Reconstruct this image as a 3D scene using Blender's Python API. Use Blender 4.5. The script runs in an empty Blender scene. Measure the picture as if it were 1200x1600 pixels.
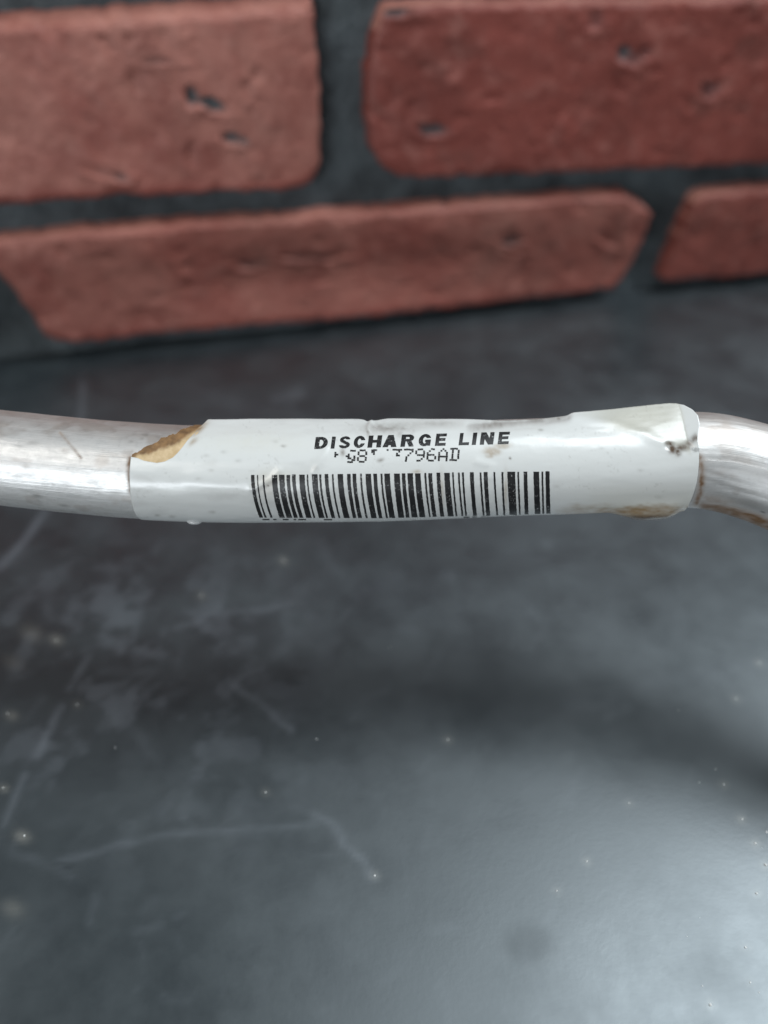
import bpy, bmesh, math, random
import numpy as np
from mathutils import Vector, Matrix
from mathutils.bvhtree import BVHTree

# ------------------------------------------------------------------ camera
scene = bpy.context.scene
W0, H0, F = 1200.0, 1600.0, 1209.0          # photograph frame and focal length in its pixels
CAM_H, PITCH = 0.156, math.radians(40.5)
K = CAM_H/.142                              # size of the wall and table against the first estimate
cd = bpy.data.cameras.new("camera")
cam = bpy.data.objects.new("camera", cd)
scene.collection.objects.link(cam)
cam.location = (0, 0, CAM_H)
cam.rotation_euler = (math.pi/2 - PITCH, 0, 0)
cd.sensor_fit = 'VERTICAL'; cd.sensor_height = 36.0; cd.sensor_width = 27.0
cd.lens = F/H0*36.0
cd.clip_start = 0.005; cd.clip_end = 50
cd.dof.use_dof = True; cd.dof.focus_distance = 0.1475; cd.dof.aperture_fstop = 6.2
scene.camera = cam

# ------------------------------------------------------------------ light
world = bpy.data.worlds.new("World"); scene.world = world
world.use_nodes = True
bg = world.node_tree.nodes["Background"]
bg.inputs[0].default_value = (0.80, 0.91, 1.0, 1); bg.inputs[1].default_value = 0.075

def area(name, loc, target, size, power, col, size_y=None):
    ld = bpy.data.lights.new(name, 'AREA'); ld.energy = power; ld.color = col
    ld.shape = 'RECTANGLE'; ld.size = size; ld.size_y = size_y or size
    o = bpy.data.objects.new(name, ld); scene.collection.objects.link(o)
    o.location = loc
    o.rotation_euler = (Vector(target)-Vector(loc)).to_track_quat('-Z', 'Y').to_euler()
    return o
area("ceiling_lamp", (0.84, 0.30, 1.50), (0.0, 0.15, 0), 0.70, 35.0, (0.89, 0.96, 1.0), 1.05)
area("room_lamp", (-0.50, -0.32, 0.80), (-0.1, 0.3, 0.08), 0.45, 2.6, (1.0, 0.97, 0.92), 0.30)
area("window_light", (-0.75, -1.45, 0.32), (0, 0.15, 0.05), 1.0, 15.0, (0.88, 0.95, 1.0), 0.22)

vs = scene.view_settings
scene.display_settings.display_device = 'sRGB'
vs.view_transform = 'Standard'; vs.look = 'None'; vs.exposure = 0; vs.gamma = 1
scene.render.engine = 'CYCLES'
scene.cycles.use_denoising = True

# ------------------------------------------------------------------ helpers
cp, sp_ = math.cos(PITCH), math.sin(PITCH)
RIGHT = np.array([1., 0, 0]); UPV = np.array([0, sp_, cp]); FWD = np.array([0, cp, -sp_])
CAM = np.array([0, 0, CAM_H])
def ray(px, py):
    px, py = np.broadcast_arrays(np.asarray(px, float), np.asarray(py, float))
    return ((px-600)/F)[..., None]*RIGHT + ((800-py)/F)[..., None]*UPV + FWD
def at_depth(px, py, d): return CAM + ray(px, py)*np.asarray(d)[..., None]
def on_plane(px, py, p0, n):
    r = ray(px, py); t = ((p0-CAM)@n)/(r@n)
    return CAM + r*t[..., None]
def project(P):
    v = P-CAM; z = v@FWD
    return 600+F*(v@RIGHT)/z, 800-F*(v@UPV)/z

def lattice(seed):
    return np.random.RandomState(seed).rand(256, 256)
def vnoise(x, y, seed=0):
    L = lattice(seed); xi = np.floor(x).astype(int); yi = np.floor(y).astype(int)
    fx = x-xi; fy = y-yi; fx = fx*fx*(3-2*fx); fy = fy*fy*(3-2*fy)
    g = lambda a, b: L[(a) % 256, (b) % 256]
    return (g(xi, yi)*(1-fx)+g(xi+1, yi)*fx)*(1-fy) + (g(xi, yi+1)*(1-fx)+g(xi+1, yi+1)*fx)*fy
def fbm(x, y, seed=0, o=4):
    s = 0; a = .5; t = 0
    for k in range(o):
        s = s + a*vnoise(x*2**k, y*2**k, seed+k); t += a; a *= .55
    return s/t
def smooth(a, b, x):
    t = np.clip((x-a)/(b-a), 0, 1); return t*t*(3-2*t)
def segdist(x, y, pts):
    d = np.full(np.shape(x), 1e9); 
    for (x0, y0), (x1, y1) in zip(pts[:-1], pts[1:]):
        dx, dy = x1-x0, y1-y0; t = np.clip(((x-x0)*dx+(y-y0)*dy)/(dx*dx+dy*dy+1e-12), 0, 1)
        d = np.minimum(d, np.hypot(x-x0-t*dx, y-y0-t*dy))
    return d
def blob(x, y, cx, cy, rx, ry, rot=0):
    c, s = math.cos(rot), math.sin(rot); a = (x-cx)*c+(y-cy)*s; b = -(x-cx)*s+(y-cy)*c
    return np.hypot(a/rx, b/ry)

def link(o, parent=None):
    scene.collection.objects.link(o)
    if parent is not None:
        o.parent = parent
        o.matrix_parent_inverse = parent.matrix_world.inverted()
    return o
def mesh_obj(name, verts, faces, mat, parent=None, attrs=None, smoothed=True):
    me = bpy.data.meshes.new(name)
    me.from_pydata([tuple(v) for v in np.asarray(verts, float)], [], [tuple(int(i) for i in f) for f in faces])
    if attrs:
        for k, a in attrs.items():
            at = me.attributes.new(k, 'FLOAT', 'POINT'); at.data.foreach_set('value', np.asarray(a, np.float32).ravel())
    if smoothed: me.polygons.foreach_set('use_smooth', [True]*len(me.polygons))
    me.materials.append(mat); me.update()
    return link(bpy.data.objects.new(name, me), parent)
def empty(name, loc, label, cat):
    o = bpy.data.objects.new(name, None); o.empty_display_size = .01; o.location = loc
    scene.collection.objects.link(o); bpy.context.view_layer.update()
    o['label'] = label; o['category'] = cat
    return o
def gridfaces(n, m, off=0, wrap=False):
    f = []
    for i in range(n-1):
        for j in range(m if wrap else m-1):
            k = (j+1) % m
            f.append((off+i*m+j, off+i*m+k, off+(i+1)*m+k, off+(i+1)*m+j))
    return f

class Mat:
    def __init__(s, name):
        s.m = bpy.data.materials.new(name); s.m.use_nodes = True
        s.nt = s.m.node_tree; s.b = s.nt.nodes['Principled BSDF']
    def n(s, t, **kw):
        nd = s.nt.nodes.new(t)
        for k, v in kw.items(): setattr(nd, k, v)
        return nd
    def l(s, a, b): s.nt.links.new(a, b)
    def attr(s, name): return s.n('ShaderNodeAttribute', attribute_name=name).outputs['Fac']
    def coord(s, scale=(1, 1, 1)):
        c = s.n('ShaderNodeTexCoord'); mp = s.n('ShaderNodeMapping'); mp.inputs['Scale'].default_value = scale
        s.l(c.outputs['Object'], mp.inputs['Vector']); return mp.outputs['Vector']
    def noise(s, scale, vec=None, detail=5, rough=.6):
        nd = s.n('ShaderNodeTexNoise'); nd.inputs['Scale'].default_value = scale
        nd.inputs['Detail'].default_value = detail; nd.inputs['Roughness'].default_value = rough
        s.l(vec if vec is not None else s.coord(), nd.inputs['Vector']); return nd.outputs['Fac']
    def ramp(s, f, a, b, x0=0., x1=1.):
        nd = s.n('ShaderNodeMapRange'); nd.inputs['From Min'].default_value = x0; nd.inputs['From Max'].default_value = x1
        nd.inputs['To Min'].default_value = a; nd.inputs['To Max'].default_value = b
        s.l(f, nd.inputs['Value']); return nd.outputs['Result']
    def mix(s, f, a, b):
        nd = s.n('ShaderNodeMix', data_type='RGBA')
        for inp, v in ((nd.inputs[0], f), (nd.inputs[6], a), (nd.inputs[7], b)):
            if isinstance(v, (int, float)): inp.default_value = v
            elif isinstance(v, tuple): inp.default_value = (*v, 1)
            else: s.l(v, inp)
        return nd.outputs[2]
    def math(s, op, a, b=None):
        nd = s.n('ShaderNodeMath', operation=op)
        for inp, v in ((nd.inputs[0], a), (nd.inputs[1], b)):
            if v is None: continue
            if isinstance(v, (int, float)): inp.default_value = v
            else: s.l(v, inp)
        return nd.outputs[0]
    def set(s, **kw):
        for k, v in kw.items():
            i = s.b.inputs[k.replace('_', ' ')]
            if isinstance(v, tuple): i.default_value = (*v, 1)
            elif isinstance(v, (int, float)): i.default_value = v
            else: s.l(v, i)
    def bump(s, h, strength, dist, prev=None):
        nd = s.n('ShaderNodeBump'); nd.inputs['Strength'].default_value = strength; nd.inputs['Distance'].default_value = dist
        s.l(h, nd.inputs['Height'])
        if prev is not None: s.l(prev, nd.inputs['Normal'])
        s.l(nd.outputs[0], s.b.inputs['Normal']); return nd.outputs[0]

# ------------------------------------------------------------------ the table
FOOT_A = on_plane(0., 557., np.array([0, 0, 0.]), np.array([0, 0, 1.]))
FOOT_B = on_plane(1200., 427., np.array([0, 0, 0.]), np.array([0, 0, 1.]))
WDIR = (FOOT_B-FOOT_A)/np.linalg.norm(FOOT_B-FOOT_A)
WN = np.array([WDIR[1], -WDIR[0], 0.])              # out of the wall, towards the camera
Z3 = np.array([0, 0, 1.])
def wall_xyz(a, b, d=0.): return FOOT_A + K*(np.asarray(a)[..., None]*WDIR + np.asarray(b)[..., None]*Z3 + np.asarray(d)[..., None]*WN)

m = Mat("table_coating")
scuff = m.attr('scuff'); dust_bokeh = m.attr('dust_bokeh'); sheen = m.attr('sheen')
fine = m.noise(900, detail=3)
mid = m.noise(60, detail=6)
base = m.mix(m.ramp(mid, 0, 1, .3, .7), (.007, .011, .0135), (.013, .019, .022))
base = m.mix(scuff, base, (.16, .18, .205))
base = m.mix(dust_bokeh, base, (.30, .29, .25))
rg = m.math('ADD', m.ramp(mid, -.05, .06, .3, .7), sheen)
m.set(Base_Color=base, Roughness=rg, Specular_IOR_Level=1.0, IOR=1.68, Specular_Tint=(.87, .955, 1.0))
b1 = m.bump(fine, .05, .0002)
m.bump(m.noise(140, detail=4), .035, .0006, b1)
TABLE = m.m

# table slab: a fine sheet where the picture shows it, a plain slab round it
step = .0008*K
ax = np.arange(-.26, .30, .0008)*K; ay = np.arange(-.02, .45, .0008)*K
GX, GY = np.meshgrid(ax, ay, indexing='ij')
P = np.stack([GX, GY, np.zeros_like(GX)], -1)
sel = (GX*WN[0] + GY*WN[1] - FOOT_A@WN)
px, py = project(P)
bad = (P-CAM)@FWD < .02
px = np.where(bad, -9999, px); py = np.where(bad, 9999, py)
rs = np.random.RandomState(4)
scuffv = np.zeros_like(GX); dust_bokehv = np.zeros_like(GX)
def scratch(pts, w, a, soft=1.0):
    global scuffv
    wob = (fbm(px/30, py/30, 77, 2)-.5)*10
    d = segdist(px+wob, py-wob, pts)
    scuffv = np.maximum(scuffv, a*np.exp(-(d/w)**2)*(.32+.8*fbm(px/25, py/25, 31, 3)))
for pts, w, a in [
    ([(70, 800), (35, 850), (0, 885)], 7, .55), ([(125, 655), (130, 600)], 6, .30), ([(135, 1030), (110, 1075)], 6, .35),
    ([(95, 1105), (60, 1180)], 7, .45), ([(40, 1210), (5, 1290)], 6, .35), ([(272, 985), (330, 960), (450, 945)], 6, .22),
    ([(365, 1070), (410, 1105), (455, 1140)], 6, .34), ([(360, 1065), (410, 1045)], 5, .22), ([(90, 1345), (250, 1305), (490, 1290)], 6, .26),
    ([(490, 1275), (515, 1285), (550, 1330), (585, 1370)], 8, .40), ([(480, 1268), (455, 1260)], 7, .16), ([(20, 1330), (110, 1370)], 7, .18),
    ([(160, 1050), (240, 1050), (200, 1090)], 7, .16), ([(430, 625), (470, 612)], 9, .22), ([(190, 1120), (240, 1180)], 10, .12),
    ([(70, 900), (75, 960)], 9, .12), ([(500, 850), (530, 900)], 9, .10), ([(150, 1400), (140, 1440)], 8, .15), ([(210, 1455), (250, 1445)], 8, .14),
    ([(890, 1100), (950, 1095)], 16, .17), ([(950, 1120), (980, 1105)], 10, .18), ([(860, 1600), (820, 1480)], 8, .10),
    ([(905, 1205), (890, 1250)], 10, .12), ([(700, 1600), (690, 1540)], 9, .10), ([(1010, 1070), (1190, 1040)], 16, .10),
    ([(560, 930), (620, 905)], 14, .10), ([(830, 960), (850, 980)], 10, .10), ([(300, 610), (420, 640)], 12, .08), ([(880, 470), (1000, 455)], 8, .14)]:
    scratch(pts, w, a)
for k in range(90):                                    # short random scuffs, thicker on the worn left half
    x = rs.uniform(-50, 700) if k < 65 else rs.uniform(500, 1250); y = rs.uniform(840, 1600)
    an = rs.normal(-.9, .7); ln = rs.uniform(8, 45)
    scratch([(x, y), (x+ln*math.cos(an), y+ln*math.sin(an))], rs.uniform(4, 8), rs.uniform(.03, .13))
blotch = smooth(.52, .75, fbm(GX*21, GY*21, 5, 5))
scuffv = scuffv*.85 + .025*blotch + .03*smooth(.5, .8, fbm(GX*90, GY*90, 15, 4))
worn = np.exp(-blob(px, py, 190, 1080, 260, 200)**2)
scuffv = np.clip(scuffv + worn*.30*smooth(.48, .72, fbm(GX*130, GY*130, 25, 4)), 0, 1)
for x, y, r, a in [(18, 1118, 10, .3), (35, 1307, 12, .35), (6, 1232, 8, .3), (20, 1420, 18, .2), (88, 1000, 11, .3), (50, 990, 18, .15), (20, 1035, 16, .12)]:
    dust_bokehv = np.maximum(dust_bokehv, a*np.exp(-blob(px, py, x, y, r, r*.7, .4)**2))
for x, y, a in [(1186, 1036, .3), (1131, 1226, .35), (1158, 1280, .5), (1180, 1318, .55), (1196, 1352, .6), (1182, 1396, .4), (917, 1346, .4), (870, 1392, .3), (983, 1255, .25), (1110, 1570, .55), (443, 876, .4), (315, 931, .25), (700, 1156, .3), (415, 1238, .25), (586, 1368, .4), (88, 1001, .3), (121, 1101, .25), (1165, 1480, .3), (1172, 1535, .25), (1150, 1092, .3)]:
    dust_bokehv = np.maximum(dust_bokehv, a*np.exp(-blob(px, py, x, y, 8, 6, .6)**2)*.6)  # soft pale halos painted round the grit as its out-of-focus discs
darkspot = .9*np.exp(-blob(px, py, 825, 1475, 38, 32)**4) + .6*np.exp(-blob(px, py, 888, 1185, 9, 9)**2) + .5*np.exp(-blob(px, py, 920, 1115, 42, 18)**4)
sheenv = .43 + .19*(fbm(GX*26, GY*26, 42, 5)-.5) + .12*darkspot
nx, ny = GX.shape
keepf = []
inside = sel > -.004
for i in range(nx-1):
    row = inside[i]
    for j in range(ny-1):
        if row[j]: keepf.append((i*ny+j, (i+1)*ny+j, (i+1)*ny+j+1, i*ny+j+1))
table = empty("workbench", (0, .2, -.03), "black scuffed workbench top under the pipe, glossy at its near right", "workbench")
mesh_obj("tabletop", P.reshape(-1, 3), keepf, TABLE, table, dict(scuff=scuffv, dust_bokeh=dust_bokehv, sheen=sheenv))
bm = bmesh.new()
bmesh.ops.create_cube(bm, size=1, matrix=Matrix.Translation((0, .15, -.0155)) @ Matrix.Diagonal((1.6, 1.2, .030, 1)))
bmesh.ops.bevel(bm, geom=bm.edges[:], offset=.002, segments=2, affect='EDGES')
me = bpy.data.meshes.new("slab"); bm.to_mesh(me); bm.free()
mm = Mat("slab_coating"); mm.set(Base_Color=(.02, .022, .025), Roughness=.42); me.materials.append(mm.m)
link(bpy.data.objects.new("slab", me), table)

# grit: tiny bright grains scattered on the table
def grain(bm, c, r):
    res = bmesh.ops.create_icosphere(bm, subdivisions=1, radius=r, matrix=Matrix.Translation(c) @ Matrix.Rotation(random.random()*6, 4, 'Z'))
    for v in res['verts']: v.co += Vector((random.uniform(-1, 1), random.uniform(-1, 1), random.uniform(-.5, .5)))*r*.35
random.seed(3)
bm = bmesh.new()
for x, y, r in [(1186, 1036, .45), (1150, 1092, .5), (1131, 1226, .5), (1160, 1280, .6), (1180, 1318, .65), (1196, 1352, .8), (1198, 1300, .6), (1182, 1396, .6),
                (917, 1346, .55), (870, 1392, .45), (983, 1255, .4), (1110, 1570, .7), (443, 876, .5), (315, 931, .4), (700, 1156, .5), (415, 1238, .5), (586, 1368, .55),
                (495, 1155, .35), (88, 1001, .45), (121, 1101, .4), (180, 1168, .35), (1118, 1202, .35), (12, 1115, .4), (38, 1306, .5), (5, 1231, .45), (1165, 1480, .5), (1172, 1535, .45), (1060, 1110, .3), (350, 860, .3), (610, 1012, .3)]:
    p = on_plane(float(x), float(y), np.zeros(3), Z3); grain(bm, Vector((p[0], p[1], r*.00015)), r*.00036)
for k in range(8):
    x, y = (random.uniform(1040, 1230), random.uniform(1050, 1600)) if k < 30 else (random.uniform(-20, 1200), random.uniform(840, 1600))
    p = on_plane(float(x), float(y), np.zeros(3), Z3); r = random.uniform(.1, .26); grain(bm, Vector((p[0], p[1], r*.0002)), r*.0005)
me = bpy.data.meshes.new("grit"); bm.to_mesh(me); bm.free()
mg = Mat("grit_mineral"); mg.set(Base_Color=(.72, .73, .72), Roughness=.8); me.materials.append(mg.m)
o = link(bpy.data.objects.new("grit", me)); o['kind'] = 'stuff'; o['label'] = "tiny pale grit specks scattered over the black workbench top"

# ------------------------------------------------------------------ the brick wall
m = Mat("mortar")
n1 = m.noise(50, detail=8); n2 = m.noise(320, detail=4)
m.set(Base_Color=m.mix(m.ramp(n1, 0, 1, .32, .68), (.020, .026, .030), (.090, .108, .118)), Roughness=.62)
m.bump(n2, .8, .0016, m.bump(n1, .7, .004))
MORTAR = m.m
m = Mat("brick_red")
n1 = m.noise(20, detail=7); n2 = m.noise(140, detail=6, rough=.7); n3 = m.noise(520, detail=4); n4 = m.noise(55, detail=5)
col = m.mix(m.ramp(n1, 0, 1, .3, .7), (.140, .029, .021), (.265, .062, .047))
col = m.mix(m.ramp(n2, 0, .75, .52, .72), col, (.36, .14, .115))
col = m.mix(m.ramp(n4, 0, .5, .55, .70), col, (.12, .045, .035))
dn = m.noise(34, detail=8, rough=.7)
df = m.math('MULTIPLY', m.attr('dusty_lit'), m.ramp(dn, .25, 1.0, .36, .64))
col = m.mix(df, col, (.52, .235, .185))  # pale dust tint, also carrying the light haze of the left bricks
col = m.mix(m.attr('chip'), col, (.075, .092, .10))
m.set(Base_Color=col, Roughness=.58, Specular_IOR_Level=.45)
m.bump(n3, .5, .0006, m.bump(n2, .45, .0014))
BRICK = m.m
RELIEF = .009
wall = empty("brick_wall", tuple(wall_xyz(.15, 0.)), "red brick wall with recessed dark grey mortar standing behind the workbench", "wall")
# mortar sheet with relief
A, B = np.meshgrid(np.linspace(-.35, .75, 420), np.linspace(-.012, .42, 170), indexing='ij')
hh = .0010+(fbm(A*60, B*60, 8, 5)-.5)*.0034
V = wall_xyz(A, B, hh).reshape(-1, 3)
mesh_obj("mortar", V, gridfaces(420, 170), MORTAR, wall)
bm = bmesh.new()
bmesh.ops.create_cube(bm, size=1, matrix=Matrix.Diagonal((1.1*K, .03*K, .43*K, 1)))
rotm = Matrix(((WDIR[0], -WN[0], 0), (WDIR[1], -WN[1], 0), (0, 0, 1))).to_4x4()
bmesh.ops.transform(bm, matrix=Matrix.Translation(wall_xyz(.2, .205, -.018)) @ rotm, verts=bm.verts)
me = bpy.data.meshes.new("backing_panel"); bm.to_mesh(me); bm.free(); me.materials.append(MORTAR)
link(bpy.data.objects.new("backing_panel", me), wall)

def resample(pts, n):
    pts = np.asarray(pts, float); d = np.r_[0, np.cumsum(np.hypot(*np.diff(pts, axis=0).T))]
    s = np.linspace(0, d[-1], n); return np.stack([np.interp(s, d, pts[:, 0]), np.interp(s, d, pts[:, 1])], -1)
def to_wall(pts):
    pts = np.asarray(pts, float); p = on_plane(pts[:, 0], pts[:, 1], FOOT_A+WN*RELIEF*K, WN) - FOOT_A
    return np.stack([p@WDIR, p[:, 2]], -1)/K
def brick(top, bottom, left, right, seed, chips=(), pix=True, nu=200, nv=64, ledge=.0028, dusty_lit=.3):
    if pix: top, bottom, left, right = map(to_wall, (top, bottom, left, right))
    T, Bo, L, R = resample(top, nu), resample(bottom, nu), resample(left, nv), resample(right, nv)
    u = np.linspace(0, 1, nu)[:, None, None]; v = np.linspace(0, 1, nv)[None, :, None]
    C = (1-v)*T[:, None] + v*Bo[:, None] + (1-u)*L[None] + u*R[None] \
        - ((1-u)*(1-v)*T[0] + u*(1-v)*T[-1] + (1-u)*v*Bo[0] + u*v*Bo[-1])
    a, b = C[..., 0], C[..., 1]
    loop = [(i, 0) for i in range(nu)] + [(nu-1, j) for j in range(1, nv)] + [(i, nv-1) for i in range(nu-2, -1, -1)] + [(0, j) for j in range(nv-2, 0, -1)]
    lp = np.array([C[i, j] for i, j in loop])
    d = segdist(a, b, [tuple(q) for q in np.vstack([lp, lp[:1]])[::4]])
    edge_n = np.exp(-d/.004)
    a = a + edge_n*(fbm(a*260, b*260, seed, 4)-.5)*.0022
    b = b + edge_n*(fbm(a*260, b*260, seed+9, 4)-.5)*.0022
    h = RELIEF - .0009*(1-smooth(0, .0013, d)) - .0012*smooth(.62, .8, fbm(a*90, b*90, seed+15, 3))*np.exp(-d/.003)
    h = h + (fbm(a*40, b*40, seed+3, 4)-.5)*.0016 + (fbm(a*170, b*170, seed+5, 4)-.5)*.0010
    pits = smooth(.70, .80, fbm(a*150, b*190, seed+7, 3)); h = h - pits*.0008
    chip = np.zeros_like(a)
    PX, PY = project(wall_xyz(a, b, h))
    for cx, cy, rx, ry, rot, dep, paint in chips:
        q = blob(PX+(fbm(PX/7, PY/7, seed+11, 3)-.5)*14, PY+(fbm(PX/7, PY/7, seed+12, 3)-.5)*10, cx, cy, rx, ry, rot)
        k = 1-smooth(.55, 1.15, q); h = h - dep*.45*k
        h = h + .0006*np.exp(-((q-1.5)/.35)**2)*(PY > cy)
        chip = np.maximum(chip, paint*(1-smooth(.6, 1.0, q)))
    V = wall_xyz(a, b, h).reshape(-1, 3)
    F_ = gridfaces(nu, nv)
    # sloping sides down to the mortar
    li = [i*nv+j for i, j in loop]; la = a.ravel()[li]; lb = b.ravel()[li]
    ca, cb = la.mean(), lb.mean()
    tx = np.roll(la, -3)-np.roll(la, 3); ty = np.roll(lb, -3)-np.roll(lb, 3); n_ = np.hypot(tx, ty)+1e-9
    ox, oy = -ty/n_, tx/n_
    off = np.where(oy > 0, .0005+ledge*oy, .0005)
    rings = []; base_h = h.ravel()[li]
    for f, hz in ((.0, .999), (.55, .55), (1.0, -.15)):
        rings.append(wall_xyz(la+ox*off*f, lb+oy*off*f, base_h*hz + (0 if f < 1 else -.001)))
    n0 = len(V); k = len(li); V = np.vstack([V]+rings)
    for j in range(k):
        j2 = (j+1) % k
        for q in (0, 1): F_.append((n0+q*k+j, n0+q*k+j2, n0+q*k+k+j2, n0+q*k+k+j))
    ch = np.r_[chip.ravel(), np.zeros(3*k)]
    low_edge = smooth(.0, .010, d+.012*(1-smooth(.75, 1, np.linspace(0, 1, nv)))[None])
    du = np.r_[(dusty_lit*low_edge).ravel(), np.tile(np.where(oy > .4, .95, dusty_lit), 3)]  # top ledges painted pale for the light falling on them from above
    o = mesh_obj("brick", V, F_, BRICK, wall, dict(chip=ch, dusty_lit=du))
    bm_ = bmesh.new(); bm_.from_mesh(o.data); bmesh.ops.recalc_face_normals(bm_, faces=bm_.faces); bm_.to_mesh(o.data); bm_.free()
    return o
b_ = brick([(-480, 78), (-300, 66), (0, 45), (200, 34), (400, 20), (484, 13)], [(-490, 352), (-300, 342), (0, 320), (100, 313), (200, 306), (300, 303), (440, 298), (470, 293), (486, 285)],
      [(-480, 78), (-490, 352)], [(484, 13), (490, 30), (493, 60), (497, 110), (500, 160), (501, 220), (498, 262), (494, 276), (486, 285)], 20,
      [(300, 152, 12, 17, -.3, .004, 1), (330, 163, 27, 10, .35, .004, 1), (362, 216, 17, 9, .1, .0035, .9), (380, 222, 9, 6, .0, .003, .8), (190, 276, 12, 6, .3, .002, .6), (248, 97, 30, 5, 0, .0012, .2), (170, 270, 26, 10, .2, .001, .1)], ledge=.0036, dusty_lit=.68)
b_['label'] = "pale red brick with two dark grey chips"
brick([(606, 18), (640, 12), (700, 9), (900, 5), (1200, 2), (1700, 0)], [(598, 262), (608, 270), (625, 275), (650, 277), (700, 276), (800, 272), (900, 269), (1000, 264), (1200, 256), (1700, 226)],
      [(606, 18), (596, 35), (588, 60), (580, 100), (577, 140), (579, 200), (585, 236), (598, 262)], [(1700, 0), (1700, 226)], 50,
      [(620, 20, 22, 7, -.1, .005, .9), (675, 203, 24, 9, .1, .0035, .85), (655, 196, 8, 5, .1, .002, .5), (977, 82, 10, 15, .5, .0045, 1), (990, 92, 14, 12, .2, .003, .35), (1008, 80, 9, 9, .2, .003, .3), (1112, 140, 16, 12, -.3, .0045, .35), (1080, 160, 10, 14, .3, .0015, .0), (870, 190, 9, 34, .45, .0012, 0), (905, 180, 8, 30, .5, .001, 0), (715, 100, 12, 22, .3, .001, 0), (930, 30, 12, 16, .5, .0015, .2)], ledge=.0016, dusty_lit=.04)
brick([(-36, 392), (-20, 384), (0, 380), (125, 366), (300, 353), (450, 345), (600, 334), (750, 322), (900, 311), (955, 306), (978, 306)], [(62, 512), (72, 527), (90, 535), (120, 536), (150, 534), (300, 517), (450, 506), (600, 492), (750, 476), (900, 458), (958, 450)],
      [(-36, 392), (-26, 408), (0, 430), (20, 452), (40, 481), (62, 512)], [(978, 306), (1000, 318), (1022, 334), (1014, 352), (1004, 376), (988, 408), (972, 436), (958, 450)], 80,
      [(395, 412, 26, 6, -.15, .0025, .35), (480, 402, 50, 5, .0, .0016, .2), (800, 376, 20, 7, -.15, .003, .6), (795, 390, 22, 6, .2, .001, 0), (950, 372, 22, 9, .5, .001, 0)], ledge=.0008, dusty_lit=.42)
brick([(1096, 312), (1112, 306), (1130, 303), (1200, 299), (1700, 262)], [(1040, 440), (1100, 436), (1200, 429), (1700, 388)],
      [(1096, 312), (1088, 322), (1075, 348), (1057, 385), (1044, 418), (1040, 440)], [(1700, 262), (1700, 388)], 110, ledge=.0012, dusty_lit=.14)
# neighbours outside the frame that belong to the same courses
q = to_wall([(-36, 392), (-36, 540), (-60, 330), (530, 300)])
brick([(-.33, .044), (q[0, 0]-.034, .044)], [(-.33, .002), (q[0, 0]-.030, .002)], [(-.33, .044), (-.33, .002)], [(q[0, 0]-.034, .044), (q[0, 0]-.030, .002)], 140, pix=False, nu=120, nv=40)
for k in range(3):
    a0 = -.30 + k*.225
    brick([(a0, .183), (a0+.212, .183)], [(a0, .126), (a0+.212, .126)], [(a0, .183), (a0, .126)], [(a0+.212, .183), (a0+.212, .126)], 170+k*20, pix=False, nu=120, nv=40)

# ------------------------------------------------------------------ the pipe
DEPTH = .155; RAD = .00955
ctrl_px = [(-420, 668, .170), (-300, 684, .163), (-150, 698, .158), (0, 715, .155), (100, 725.5, .155), (200, 734.5, .155), (300, 739.5, .155), (400, 740.5, .155), (600, 738.5, .155), (800, 730, .155),
           (900, 727, .155), (1000, 722.5, .155), (1060, 718.5, .1548), (1100, 720, .1545), (1140, 727, .154), (1200, 745, .153), (1260, 772, .152), (1330, 812, .151), (1410, 870, .150), (1480, 950, .149)]
ctrl = [at_depth(float(x), float(y), d) for x, y, d in ctrl_px]
last = ctrl[-1]; prev = ctrl[-2]
zl = last[2]
ctrl += [last+np.array([.004, -.008, -.017]), np.array([last[0]+.008, last[1]-.016, zl*.42]), np.array([last[0]+.016, last[1]-.024, .0190]), np.array([last[0]+.034, last[1]-.036, RAD*1.02]), np.array([last[0]+.10, last[1]-.05, RAD])]
first = ctrl[0]
ctrl = [np.array([first[0]-.16, first[1]+.05, RAD]), np.array([first[0]-.10, first[1]+.04, RAD+.001]), np.array([first[0]-.065, first[1]+.024, first[2]*.42]), np.array([first[0]-.03, first[1]+.010, first[2]-.012])] + ctrl
ctrl = np.array(ctrl)
def catmull(P, n):
    out = []
    Q = np.vstack([2*P[0]-P[1], P, 2*P[-1]-P[-2]])
    for i in range(1, len(Q)-2):
        p0, p1, p2, p3 = Q[i-1:i+3]
        t = np.linspace(0, 1, n, endpoint=False)[:, None]
        ta = 0; tb = np.linalg.norm(p1-p0)**.5; tc = tb+np.linalg.norm(p2-p1)**.5; td = tc+np.linalg.norm(p3-p2)**.5
        tt = tb+(tc-tb)*t
        A1 = (tb-tt)/tb*p0+tt/tb*p1; A2 = (tc-tt)/(tc-tb)*p1+(tt-tb)/(tc-tb)*p2; A3 = (td-tt)/(td-tc)*p2+(tt-tc)/(td-tc)*p3
        B1 = (tc-tt)/tc*A1+tt/tc*A2; B2 = (td-tt)/(td-tb)*A2+(tt-tb)/(td-tb)*A3
        out.append((tc-tt)/(tc-tb)*B1+(tt-tb)/(tc-tb)*B2)
    return np.vstack(out+[P[-1:]])
path = catmull(ctrl, 40)
sl = np.r_[0, np.cumsum(np.linalg.norm(np.diff(path, axis=0), axis=1))]
ia, ib = np.argmax(path[:, 0] > -.088), len(path)-1-np.argmax(path[::-1, 0] < .082)
sa, sb = sl[ia], sl[ib]
ss = np.r_[np.linspace(0, sa, 140, endpoint=False), np.arange(sa, sb, .00026), np.linspace(sb, sl[-1], 160)]
NS = len(ss)
path = np.stack([np.interp(ss, sl, path[:, k]) for k in range(3)], -1)
for _ in range(0): path[1:-1] = .25*path[:-2]+.5*path[1:-1]+.25*path[2:]
tan = np.gradient(path, ss, axis=0); tan /= np.linalg.norm(tan, axis=1)[:, None]
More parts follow.
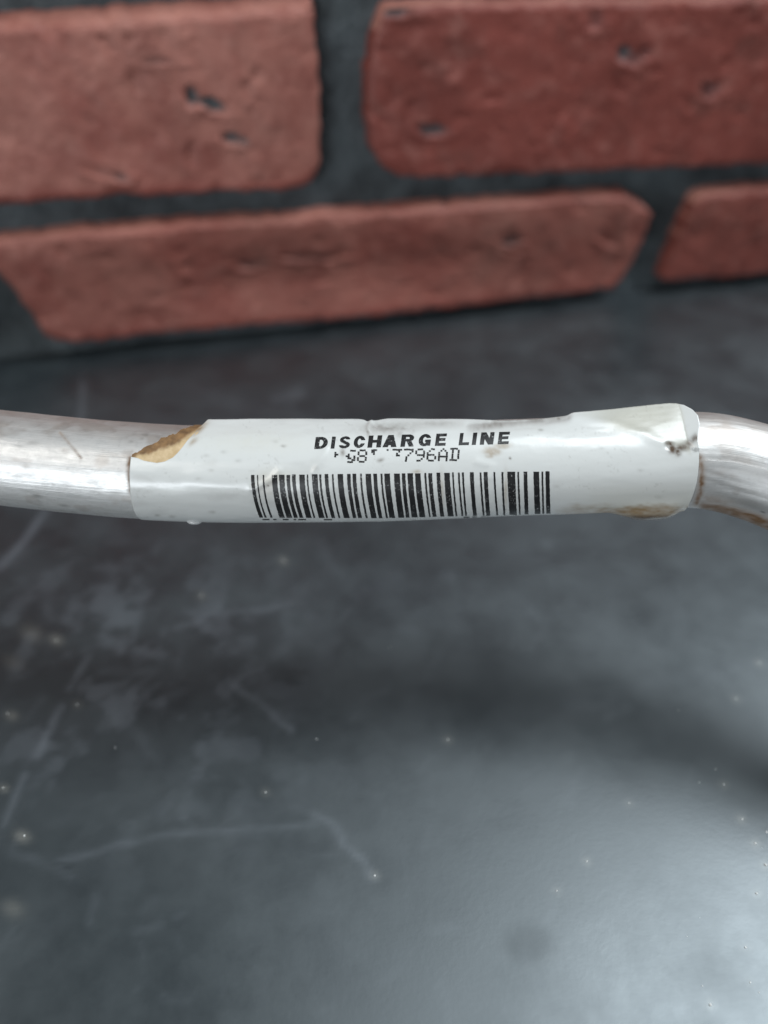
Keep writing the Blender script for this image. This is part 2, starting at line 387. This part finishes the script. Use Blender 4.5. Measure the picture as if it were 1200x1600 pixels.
# frame: nn points at the camera side, tt up in the picture (fixed reference, projected off the tangent)
ref = CAM-np.array(at_depth(600., 735., DEPTH)); ref /= np.linalg.norm(ref)
nn = ref-(tan@ref)[:, None]*tan; nn /= np.linalg.norm(nn, axis=1)[:, None]
tt_ = np.cross(nn, tan); tt_ *= np.sign(tt_@UPV)[:, None]
tt_[np.abs(tt_@UPV) < 1e-6] = UPV
NA = 200
ph = np.linspace(0, 2*math.pi, NA, endpoint=False)
S, PH = np.meshgrid(ss, ph, indexing='ij')
dent = (fbm(S*120, PH*2.5, 60, 3)-.5)*.00016
rr = RAD+dent
V = path[:, None]+(np.cos(PH)*rr)[..., None]*nn[:, None]+(np.sin(PH)*rr)[..., None]*tt_[:, None]
px, py = project(V); front = np.cos(PH) > -.15
pxs = np.where(front, px, -9999)
grime = np.zeros_like(px); rust = np.zeros_like(px)
for pts, w, a in [([(94, 676), (108, 693), (127, 716)], 2.2, .9), ([(80, 660), (92, 664)], 4, .25), ([(203, 716), (201, 735), (205, 765), (217, 795)], 4, 1.1),
                  ([(1093, 715), (1097, 745), (1094, 770), (1088, 785)], 6, 1.1)]:
    rust = np.maximum(rust, np.minimum(1, a*np.exp(-(segdist(pxs, py, pts)/w)**2)*(.35+.9*fbm(px/6, py/6, 71, 3))))
rust = np.maximum(rust, .9*smooth(1082, 1100, pxs)*smooth(-.78, -.93, np.sin(PH))*(.8+.6*fbm(px/20, py/5, 74, 3))*front)
rust = np.maximum(rust, .6*np.exp(-blob(pxs, py, 1110, 782, 40, 9, .15)**2)*(.4+fbm(px/9, py/4, 79, 3)))
for x, y, rx, ry, a in [(228, 680, 6, 3, .6), (205, 690, 4, 2, .4), (222, 685, 3, 2, .4), (58, 775, 9, 3, .5), (1192, 800, 6, 2, .8), (50, 692, 12, 4, .3), (30, 697, 8, 2, .3), (100, 790, 8, 2, .4), (180, 770, 10, 4, .25), (1160, 700, 30, 3, .2), (1125, 741, 60, 4, .35), (1150, 762, 60, 4, .45), (1180, 790, 60, 9, .5)]:
    grime = np.maximum(grime, a*np.exp(-blob(pxs, py, x, y, rx, ry, .12 if x < 1000 else .3)**2))
grime = np.maximum(grime, .13*smooth(.62, .80, fbm(S*900, PH*8, 66, 4)))
oxide_reflect = np.clip(smooth(.25, .95, np.sin(PH))*(.25+1.1*fbm(S*160, PH*5, 161, 4)) + .5*smooth(.55, .75, fbm(S*220, PH*3, 163, 4)), 0, 1)*.65  # brick wall's reflection painted brown on the upper side, plus random oxide patches
pipe = empty("metal_pipe", (float(last[0]+.08), float(last[1]-.045), 0), "bent bare aluminium pipe with a white printed sticker, raised over the black workbench", "pipe")
m = Mat("aluminium")
u_ = m.attr('along'); v_ = m.attr('around')
cmb = m.n('ShaderNodeCombineXYZ'); m.l(u_, cmb.inputs[0]); m.l(v_, cmb.inputs[1])
mp = m.n('ShaderNodeMapping'); mp.inputs['Scale'].default_value = (30, 1200, 1); m.l(cmb.outputs[0], mp.inputs[0])
streak = m.noise(1, mp.outputs[0], 5, .65)
mp2 = m.n('ShaderNodeMapping'); mp2.inputs['Scale'].default_value = (260, 500, 1); m.l(cmb.outputs[0], mp2.inputs[0])
patch = m.noise(1, mp2.outputs[0], 6, .65)
col = m.mix(m.ramp(patch, 0, 1, .35, .7), (.76, .755, .745), (.62, .61, .60))
col = m.mix(m.ramp(streak, 0, .5, .5, .75), col, (.50, .49, .48))
col = m.mix(m.attr('grime'), col, (.10, .095, .085))
col = m.mix(m.attr('rust'), col, (.14, .075, .032))
met = m.math('SUBTRACT', .74, m.math('MULTIPLY', m.attr('rust'), .72))
col = m.mix(m.attr('oxide_reflect'), col, (.37, .31, .27))
m.set(Base_Color=col, Metallic=met, Roughness=m.ramp(patch, .40, .58, .3, .7))
m.bump(patch, .14, .0004, m.bump(streak, .22, .0004))
ALU = m.m
mesh_obj("pipe_body", V.reshape(-1, 3), gridfaces(NS, NA, 0, True), ALU, pipe, dict(grime=grime, rust=rust, oxide_reflect=oxide_reflect, along=S, around=PH*RAD))
for idx in (0, NS-1):                                  # open ends get a rolled lip
    c = path[idx]; ring = []
    for r_, dz in ((RAD*1.01, 0), (RAD*1.01, .001), (RAD*.86, .001), (RAD*.86, -.02)):
        sgn = -1 if idx == 0 else 1
        ring.append(c+tan[idx]*dz*sgn+r_*(np.cos(ph)[:, None]*nn[idx]+np.sin(ph)[:, None]*tt_[idx]))
    mesh_obj("pipe_lip", np.vstack(ring), gridfaces(4, NA, 0, True), ALU, pipe)

# ------------------------------------------------------------------ the sticker
cx_, _ = project(path+nn*RAD)
ok = (np.abs(path[:, 0]) < .09)
def s_at_px(x): return float(np.interp(x, cx_[ok], ss[ok]))
def frame_at(s):
    s = np.asarray(s)
    g = lambda A: np.stack([np.interp(s, ss, A[:, k]) for k in range(3)], -1)
    return g(path), g(nn), g(tt_)
TOP = np.array([(180, 714), (205, 714), (214, 715.5), (225, 720), (245, 723.5), (258, 721), (270, 715), (278, 707), (284, 700), (292, 689), (300, 680), (312, 667), (325, 655), (450, 655), (560, 655), (578, 656.5), (592, 656.5), (606, 654.5), (700, 654), (780, 655.5), (800, 654.5), (840, 652), (900, 645), (960, 639), (1020, 631.5), (1045, 629), (1056, 629.3), (1066, 632), (1076, 639), (1084, 649), (1088, 661), (1090, 675), (1110, 690)])
NU, NV, PMAX = 620, 130, 1.75
def lift_angle(x): return np.radians(np.interp(x, [200, 325, 700, 850, 1000, 1090], [62, 52, 55, 48, 32, 26]))
def profile(s, p, xp):
    """p: arc length / radius up from the camera-facing line (negative = round the underside)"""
    c, n_, t_ = frame_at(s)
    r = RAD*1.0 + .00022
    r = r + np.where(p < 0, .0019*smooth(965, 1030, xp)*(1-smooth(1055, 1094, xp)*.7)*smooth(-.75, -1.5, p), 0)
    a0 = lift_angle(xp)
    pa = np.minimum(p, a0); ext = np.maximum(p-a0, 0)
    bend = .10*ext*ext
    cn = np.cos(pa)-np.sin(a0)*ext - bend*np.cos(a0)*1.0
    ct = np.sin(pa)+np.cos(a0)*ext - bend*np.sin(a0)
    return c+(r*cn)[..., None]*n_+(r*ct)[..., None]*t_
s0, s1 = s_at_px(203.), s_at_px(1091.5)
us = np.linspace(s0, s1, NU)
xu = np.interp(us, ss, cx_)
ptop = np.zeros(NU)
pp = np.linspace(-.6, PMAX, 600)
for i in range(NU):
    Q = profile(np.full(600, us[i]), pp, np.full(600, xu[i])); x, y = project(Q)
    above = np.nonzero(y < np.interp(x, TOP[:, 0], TOP[:, 1]))[0]
    ptop[i] = pp[above[0]] if len(above) else PMAX
PBOT = -2.4
lin = np.linspace(0, 1, NV)
U = np.repeat(us[:, None], NV, 1); XU = np.repeat(xu[:, None], NV, 1)
PP = PBOT+(ptop[:, None]-PBOT)*(lin[None]**.9)
SV = profile(U, PP, XU)
SN = (SV-frame_at(U)[0]); SN /= np.linalg.norm(SN, axis=-1)[..., None]
lx, ly = project(SV)
# creases, puckers and the curled corner, in real depth
wr = (fbm(U*55, PP*1.6, 90, 3)-.5)*.00042*smooth(.25, .9, PP) + (fbm(U*140, PP*4, 93, 3)-.5)*.00012
def crease(pts, w, a): return a*np.exp(-(segdist(lx, ly, pts)/w)**2)
wr = wr + crease([(735, 668), (800, 660), (885, 650)], 7, -.0005) + crease([(895, 653), (960, 662), (1010, 680), (1043, 697)], 8, .00018)
wr = wr + crease([(575, 657), (600, 668), (640, 672)], 5, -.0004) + crease([(580, 655), (575, 672)], 4, .0003) + crease([(395, 764), (425, 748), (436, 735)], 5, .00025) + crease([(300, 752), (380, 762), (410, 772)], 15, .00012)
wr = wr + crease([(1043, 697), (1060, 704), (1075, 698)], 5, -.0004) + crease([(745, 722), (770, 728), (765, 745)], 6, .00015) + crease([(490, 740), (510, 700)], 5, .00012)
radial = np.linalg.norm(SV-frame_at(U)[0], axis=-1)
wr = np.where(np.cos(PP) > -.5, wr, 0); wr = np.maximum(wr, RAD+.00012-radial)
SV = SV + SN*wr[..., None]
SV = SV + RIGHT*(smooth(1052, 1086, lx)*smooth(.35, .8, PP)*.0009)[..., None]
lx, ly = project(SV)
curl_d = (lx-(1062+(ly-632)*.22))
curl = np.where((curl_d > 0) & (ly < 702) & (PP > 0), curl_d, 0)
away = ray(lx, ly); away /= np.linalg.norm(away, axis=-1)[..., None]
SV = SV + away*(np.minimum(curl, 34)*.00013*-.30)[..., None]
# paint of dirt and of the flap's shade (own shapes)
stain = np.zeros_like(lx); dirt = np.zeros_like(lx); cream = np.zeros_like(lx)
vis = PP > -1.75
def put(arr, x, y, rx, ry, a, rot=0, e=2, nz=.6):
    w = 1-nz+2*nz*fbm(lx/6, ly/5, int(x) % 200, 3)
    return np.maximum(arr, np.where(vis, a*np.exp(-blob(lx, ly, x, y, rx, ry, rot)**e)*w, 0))
stain = put(stain, 768, 705, 15, 7, .55, .1, 4); stain = put(stain, 785, 697, 16, 5, .45, -.1, 4); stain = put(stain, 765, 712, 8, 4, .45, 0, 4)
stain = put(stain, 652, 737, 7, 3, .5); stain = put(stain, 690, 765, 4, 26, .4); stain = put(stain, 790, 765, 3, 26, .4); stain = put(stain, 418, 762, 14, 18, .25)
stain = put(stain, 312, 670, 16, 5, .7, -.7); stain = put(stain, 302, 690, 9, 4, .6, -.7)
low = smooth(781, 795, ly+(fbm(lx/22, ly/6, 98, 3)-.5)*14-np.interp(lx, [870, 900, 1000, 1085], [10, 4, 4, 5]))
stain = np.maximum(stain, np.where(vis, np.interp(lx, [862, 885, 960, 1085, 1092], [0, .5, 1, 1, 1])*low*(.55+.7*fbm(lx/14, ly/4, 99, 3)), 0))
dirt = np.maximum(dirt, np.where(vis, np.interp(lx, [930, 955, 1060, 1080], [0, .9, .9, 0])*smooth(802, 810, ly)*(.7+.8*fbm(lx/8, ly/3, 101, 3)), 0))
dirt = np.maximum(dirt, crease([(1046, 694), (1051, 703), (1058, 707)], 6, 1.3)*(.25+1.1*fbm(lx/5, ly/4, 171, 3))); dirt = np.maximum(dirt, crease([(1058, 702), (1072, 698), (1087, 684)], 6, 1.0)*(.15+1.1*fbm(lx/6, ly/4, 173, 3)))
dirt = put(dirt, 535, 707, 4, 6, .6); dirt = put(dirt, 595, 719, 5, 3, .8, -.3); dirt = put(dirt, 575, 675, 3, 10, .5, -.2); dirt = put(dirt, 610, 668, 46, 8, .42, -.05); dirt = put(dirt, 680, 662, 40, 5, .25, 0); dirt = put(dirt, 625, 678, 5, 8, .3, .5)
dirt = np.maximum(dirt, crease([(740, 668), (790, 660), (880, 650)], 8, .55)*(.4+fbm(lx/9, ly/9, 44, 3))); dirt = put(dirt, 873, 654, 6, 3, .6); dirt = put(dirt, 783, 661, 5, 3, .45); dirt = put(dirt, 845, 672, 4, 2, .4)
dirt = put(dirt, 797, 716, 1.8, 1.8, .9, 0, 2, 0); dirt = put(dirt, 419, 759, 1.5, 1.5, .8, 0, 2, 0); dirt = put(dirt, 493, 731, 7, 6, .22); dirt = put(dirt, 443, 697, 4, 2, .4)
for x, y in [(246, 805), (269, 807), (331, 800)]: dirt = put(dirt, x, y, 5, 2.2, .38)
for x, y in [(322, 712), (310, 748), (350, 706), (430, 690), (330, 735), (1030, 777), (940, 700), (555, 716), (372, 720), (1000, 735), (870, 760)]: dirt = put(dirt, x, y, 5, 2.5, .18)
dirt = np.maximum(dirt, np.where(vis, .12*smooth(.5, .8, fbm(lx/55, ly/25, 120, 5))*smooth(900, 300, lx), 0))
dirt = np.maximum(dirt, np.where(vis, .14*smooth(.66, .78, fbm(lx/5, ly/4, 125, 3))*smooth(.5, .66, fbm(lx/60, ly/40, 128, 3)), 0))
cream = put(cream, 1005, 655, 55, 20, .9, -.1, 4, .2); cream = put(cream, 430, 745, 30, 12, .4); cream = put(cream, 395, 690, 90, 18, .25); cream = np.maximum(cream, np.where(vis, smooth(860, 980, lx)*smooth(740, 800, ly)*.5, 0))
flap_shade = np.where(vis & (PP > 0), smooth(4, -10, ly-np.interp(lx, [880, 895, 960, 1010, 1043, 1090], [640, 652, 664, 682, 697, 715]))*smooth(885, 960, lx)*smooth(3, -1, lx-(1062+(ly-632)*.22)), 0)  # lifted flap's shade painted grey into its paper, leaving the curled strip white
m = Mat("sticker_paper")
col = m.mix(m.attr('cream'), (.60, .61, .598), (.57, .55, .47))
col = m.mix(m.math('MULTIPLY', m.attr('flap_shade'), .8), col, (.43, .425, .375))
col = m.mix(m.attr('stain'), col, (.27, .185, .10))
col = m.mix(m.attr('dirt'), col, (.085, .055, .035))
m.set(Base_Color=col, Roughness=.27, Specular_IOR_Level=.65)
m.bump(m.noise(450, detail=4), .10, .0003, m.bump(m.noise(1500, detail=3), .05, .0001))
PAPER = m.m
fcs = [f[::-1] for f in gridfaces(NU, NV)]
sticker = mesh_obj("sticker", SV.reshape(-1, 3), fcs, PAPER, pipe, dict(stain=np.clip(stain, 0, 1), dirt=np.clip(dirt, 0, 1), cream=cream, flap_shade=flap_shade))
sticker['label'] = "white printed sticker with a barcode, torn at one end and curling at the other"
sm = sticker.modifiers.new("thickness", 'SOLIDIFY'); sm.thickness = .00010; sm.offset = -1  # inwards
bvh = BVHTree.FromPolygons([Vector(v) for v in SV.reshape(-1, 3)], fcs)
camv = Vector(CAM)
def stick(px_, py_, lift=.00003):
    d = Vector(ray(float(px_), float(py_))).normalized()
    h, n_, i_, _ = bvh.ray_cast(camv, d)
    if h is None:
        h, n_, i_, _ = bvh.find_nearest(camv+d*.151)
    if n_.dot(d) > 0: n_ = -n_
    return np.array(h+n_*lift)
m = Mat("black_ink")
wn = m.noise(2600, detail=4); wn2 = m.noise(350, detail=3)
wear = m.math('MULTIPLY', m.ramp(wn, 0, 1, .57, .70), m.ramp(wn2, 0, 1, .48, .62))
m.set(Base_Color=m.mix(wear, (.012, .0115, .012), (.45, .45, .45)), Roughness=.36)
INK = m.m
rw = np.random.RandomState(9)
# barcode: traced bars, each following the sticker down its curve
Z1 = [(57,82,118,144),(100,108,155,170),(140,152,197,212),(207,246,263,301),(259,298,314,355),(312,338,366,394),(352,378,407,434),(404,444,455,494),(458,469,508,520),(496,536,547,588),(549,563,598,612),(588,614,637,664),(640,652,688,701),(681,720,726,768),(749,774,791,817),(788,815,829,857),(842,856,884,898),(882,922,924,963),(938,965,978,1005),(991,1004,1030,1045),(1018,1058,1055,1096)]
Z2 = [(-20,22,12,54),(36,62,66,93),(77,116,108,150),(132,172,163,207),(199,213,232,245),(227,255,258,287),(286,313,314,342),(342,382,368,411),(399,411,423,437),(441,454,467,481),(470,484,493,506),(527,555,550,578),(598,611,619,634),(626,655,645,674),(697,710,717,731),(755,768,768,782),(797,854,812,866),(869,882,881,894),(914,941,922,950),(985,1026,995,1036),(1043,1056,1050,1063),(1072,1101,1078,1108)]
bars = [tuple(380+z/4.615 for z in b) for b in Z1]+[tuple(620+z/4.615 for z in b) for b in Z2]
bv, bf = [], []
NB = 26
for a0, a1, c0, c1 in bars:
    xm = (a0+a1)/2
    yt = float(np.interp(xm, [392, 860], [742.5, 736.5])) + rw.uniform(-.4, .4)
    yb = float(np.interp((c0+c1)/2, [408, 600, 700, 780, 860], [808.6, 809.6, 806.8, 805, 802.2]))
    base = len(bv)
    for k in range(NB+1):
        f = k/NB; y = yt+(yb-yt)*math.sin(f*math.pi/2)**1.0 if False else yt+(yb-yt)*f
        g = f**np.interp(xm, [400, 620, 860], [2.1, 1.6, 1.3])
        xl, xr = a0+(c0-a0)*g, a1+(c1-a1)*g
        e = rw.uniform(-.25, .25, 2)
        for q_ in (xl+e[0], (xl+xr)/2, xr+e[1]): bv.append(stick(q_, y))
    for k in range(NB):
        for c in range(2):
            i = base+k*3+c; bf.append((i, i+1, i+4, i+3))
mesh_obj("barcode", bv, bf, INK, sticker)
# tops of the characters under the barcode that just show at the edge
for runs in ([(410, 421), (427, 432), (442, 451), (459, 463), (466, 478), (506, 519)], [(724, 734), (738, 745), (752, 765), (788, 793), (802, 808)]):
    bv, bf = [], []
    for x0, x1 in runs:
        y0 = float(np.interp(x0, [400, 600, 700, 810], [810.6, 811.2, 808.0, 804.6])); base = len(bv)
        for k in range(5):
            x = x0+(x1-x0)*k/4
            bv += [stick(x, y0), stick(x, y0+1.8)]
        for k in range(4): i = base+2*k; bf.append((i, i+1, i+3, i+2))
    mesh_obj("small_lettering", bv, bf, INK, sticker)
# dot-matrix part number with the worn gaps of the photograph
G = {'8': ["01110","10001","10001","01110","10001","10001","01110"], '7': ["11111","00001","00010","00100","01000","01000","01000"],
     '9': ["01110","10001","10001","01111","00001","00010","01100"], '6': ["00110","01000","10000","11110","10001","10001","01110"],
     'A': ["00100","01010","10001","10001","11111","10001","10001"], 'D': ["11110","01001","01001","01001","01001","01001","11110"],
     'p': ["00000","10000","11000","10000","00000","00000","00000"], 's': ["00111","00000","01000","11001","01101","00011","01110"],
     'i': ["01110","01100","00100","00000","00000","00000","00000"], 'q': ["00010","00000","00000","00000","00000","00000","00000"],
     '3': ["11111","00010","00100","00110","00000","00000","00000"]}
bv, bf = [], []
for k, ch in enumerate("ps8iq3796AD"):
    x0 = 521.5+18.05*k; y0 = float(np.interp(x0, [521, 705], [703.2, 699.8]))
    cw, chh = 3.05, 2.95
    for r_ in range(7):
        for c in range(5):
            if G[ch][r_][c] != '1': continue
            j = rw.uniform(-.25, .25, 2)
            horiz = c < 4 and G[ch][r_][c+1] == '1'
            xa = x0+c*cw+j[0]+(6-r_)*.25; xb = xa+(cw+.2 if horiz else cw*.98); ya = y0+r_*chh+j[1]; yb = ya+2.75
            base = len(bv); bv += [stick(xa, ya), stick(xb, ya), stick(xb, yb), stick(xa, yb)]; bf.append((base, base+1, base+2, base+3))
mesh_obj("number_lettering", bv, bf, INK, sticker)
# bold slanted heading: wide heavy letters drawn as strokes (x0, y0, x1, y1 bars and arcs in a unit box), each fitted to its traced box
def arc(cx, cy, rx, ry, a0, a1, n=18):
    return [(cx+rx*math.cos(math.radians(a0+(a1-a0)*k/n)), cy+ry*math.sin(math.radians(a0+(a1-a0)*k/n))) for k in range(n+1)]
VW, HW = .172, .116                                     # half widths of upright and level strokes
def bar(x, y, x0, y0, x1, y1): return (x >= x0) & (x <= x1) & (y >= y0) & (y <= y1)
def bowl(x, y, cx, cy, rx, ry, vw=2*VW, hw=2*HW):
    o_ = ((x-cx)/rx)**2+((y-cy)/ry)**2 <= 1; i_ = ((x-cx)/(rx-vw))**2+((y-cy)/(ry-hw))**2 < 1
    return o_ & ~i_
def glyph(ch, x, y):
    v, h = 2*VW, 2*HW
    if ch == 'I': return bar(x, y, 0, 0, 1, 1)
    if ch == 'L': return bar(x, y, 0, 0, v, 1) | bar(x, y, 0, 0, 1, h)
    if ch == 'E': return bar(x, y, 0, 0, v, 1) | bar(x, y, 0, 0, 1, h) | bar(x, y, 0, 1-h, 1, 1) | bar(x, y, 0, .41, .92, .41+h*.9)
    if ch == 'H': return bar(x, y, 0, 0, v, 1) | bar(x, y, 1-v, 0, 1, 1) | bar(x, y, 0, .40, 1, .40+h)
    if ch == 'N': return bar(x, y, 0, 0, v*.92, 1) | bar(x, y, 1-v*.92, 0, 1, 1) | ((np.abs(x-(1-v*.5-(1-v)*y)) < v*.60) & (y >= 0) & (y <= 1) & (x >= 0) & (x <= 1))
    if ch == 'D': return bar(x, y, 0, 0, v, 1) | (bowl(x, y, .42, .5, .58, .5) & (x > .42)) | bar(x, y, 0, 0, .43, h) | bar(x, y, 0, 1-h, .43, 1)
    if ch == 'C': return bowl(x, y, .5, .5, .5, .5) & ~((x > .62) & (y > .37) & (y < .63))
    if ch == 'G': return (bowl(x, y, .5, .5, .5, .5) & ~((x > .62) & (y > .42) & (y < .66))) | bar(x, y, .52, .34, .98, .52) | bar(x, y, .76, .04, .98, .5)
    if ch == 'A': return ((np.abs(np.abs(x-.5)-(.5-v*.55)*(1-y)) < v*.56) & (y >= 0) & (y <= 1)) | bar(x, y, .22, .18, .78, .18+h*.9)
    if ch == 'R': return bar(x, y, 0, 0, v, 1) | (bowl(x, y, .55, .71, .42, .29, v*.95, h*.9) & (x > .55)) | bar(x, y, 0, 1-h*.9, .56, 1) | bar(x, y, 0, .42, .56, .42+h*.9) | ((np.abs(x-(.62+.22*(.45-y)/.45)) < v*.55) & (y >= 0) & (y < .45))
    if ch == 'S':
        up = bowl(x, y, .5, .72, .47, .28, v*.95, h*.92) & ~((x > .5) & (y < .72) & (y > .60)) & ~((x > .62) & (y <= .61))
        lo = bowl(x, y, .5, .28, .5, .28, v*.95, h*.92) & ~((x < .5) & (y > .28) & (y < .40)) & ~((x < .38) & (y >= .39))
        return up | lo
boxes = [('D', 491, 513.5), ('I', 516.5, 525), ('S', 529, 548.5), ('C', 551.5, 572), ('H', 574, 597.5), ('A', 597.5, 622), ('R', 625.5, 648.5), ('G', 653, 675), ('E', 679.5, 698.5), ('L', 716.5, 735), ('I', 737, 746), ('N', 749.5, 773), ('E', 777.5, 797)]
bv, bf = [], []
NR = 30
for ch, xa, xb in boxes:
    slant = 2.6; wpx = xb-xa-slant
    def place(fx, fy):
        x = xa+fx*wpx+slant*fy
        return stick(x, np.interp(x, [490, 797], [701.8, 693.8]) - fy*np.interp(x, [490, 797], [18.6, 19.2]))
    sc = np.linspace(0, 1, 161)
    for r_ in range(NR):
        y0, y1 = r_/NR, (r_+1)/NR
        on = glyph(ch, sc, np.full(161, (y0+y1)/2)); k = 0
        while k < 161:
            if not on[k]: k += 1; continue
            e = k
            while e+1 < 161 and on[e+1]: e += 1
            fa, fb = sc[k]-.003, sc[e]+.003; base = len(bv); nseg = 1 if (fb-fa)*wpx < 5 else 3
            for q in range(nseg+1):
                f = fa+(fb-fa)*q/nseg; bv += [place(f, y0), place(f, y1)]
            for q in range(nseg): i = base+2*q; bf.append((i, i+2, i+3, i+1))
            k = e+1
mesh_obj("heading_lettering", bv, bf, INK, sticker)

# torn backing paper left on the pipe at the missing corner
UP = np.array([(203, 714), (214, 706), (225, 700), (238, 694), (249, 690), (252, 684), (262, 682), (272, 679), (284, 672), (296, 666), (312, 660), (328, 652)])
nu2, nv2 = 110, 26
us2 = np.linspace(s_at_px(204.), s_at_px(346.), nu2)
V2 = []; wv = []
for s in us2:
    q = np.linspace(-.3, 1.75, 300); c, n_, t_ = frame_at(np.full(300, s))
    Q = c+(RAD+.00010)*(np.cos(q)[:, None]*n_+np.sin(q)[:, None]*t_); x, y = project(Q)
    jag = (fbm(x/5, y*0+1, 140, 3)-.5)*5
    hi = q[np.argmax(y < np.interp(x, UP[:, 0], UP[:, 1])+jag)] if (y < np.interp(x, UP[:, 0], UP[:, 1])+jag).any() else 1.7
    lo = q[np.argmax(y < np.interp(x, TOP[:, 0], TOP[:, 1])+7)] if (y < np.interp(x, TOP[:, 0], TOP[:, 1])+7).any() else 1.4
    hi = max(hi, lo+.002)
    g = np.linspace(lo, hi, nv2)
    c, n_, t_ = frame_at(np.full(nv2, s))
    V2.append(c+(RAD+.00011+.00004*np.random.RandomState(int(s*1e6) % 9999).rand(nv2))[:, None]*(np.cos(g)[:, None]*n_+np.sin(g)[:, None]*t_)); 
    wv.append(np.linspace(0, 1, nv2))
V2 = np.array(V2); x2, y2 = project(V2)
tone = smooth(-4, 5, (np.interp(x2, [205, 230, 250, 280, 300, 330], [716, 709, 703, 693, 678, 655])-y2)+(fbm(x2/8, y2/8, 150, 3)-.5)*8)
m = Mat("kraft_residue")
kn = m.noise(700, detail=5)
c1 = m.mix(m.ramp(kn, 0, 1, .35, .65), (.58, .44, .27), (.46, .33, .18)); c2 = m.mix(m.ramp(kn, 0, 1, .35, .65), (.25, .14, .058), (.13, .07, .03))
m.set(Base_Color=m.mix(m.attr('tone'), c1, c2), Roughness=.75); m.bump(kn, .4, .0003)
o = mesh_obj("torn_backing", V2.reshape(-1, 3), gridfaces(nu2, nv2), m.m, pipe, dict(tone=tone))
o['label'] = "torn brown backing paper at the missing sticker corner"

# clear droplet hanging under the sticker
bm = bmesh.new(); bmesh.ops.create_uvsphere(bm, u_segments=24, v_segments=14, radius=1)
c = Vector(at_depth(304., 813.5, .1535))
bmesh.ops.transform(bm, matrix=Matrix.Translation(c) @ Matrix.Rotation(.05, 4, 'Y') @ Matrix.Diagonal((.0016, .0010, .0006, 1)), verts=bm.verts)
for f in bm.faces: f.smooth = True
me = bpy.data.meshes.new("droplet"); bm.to_mesh(me); bm.free()
m = Mat("clear_glue"); m.set(Base_Color=(.85, .87, .88), Roughness=.08, Transmission_Weight=.5); me.materials.append(m.m)
link(bpy.data.objects.new("glue_drop", me), pipe)
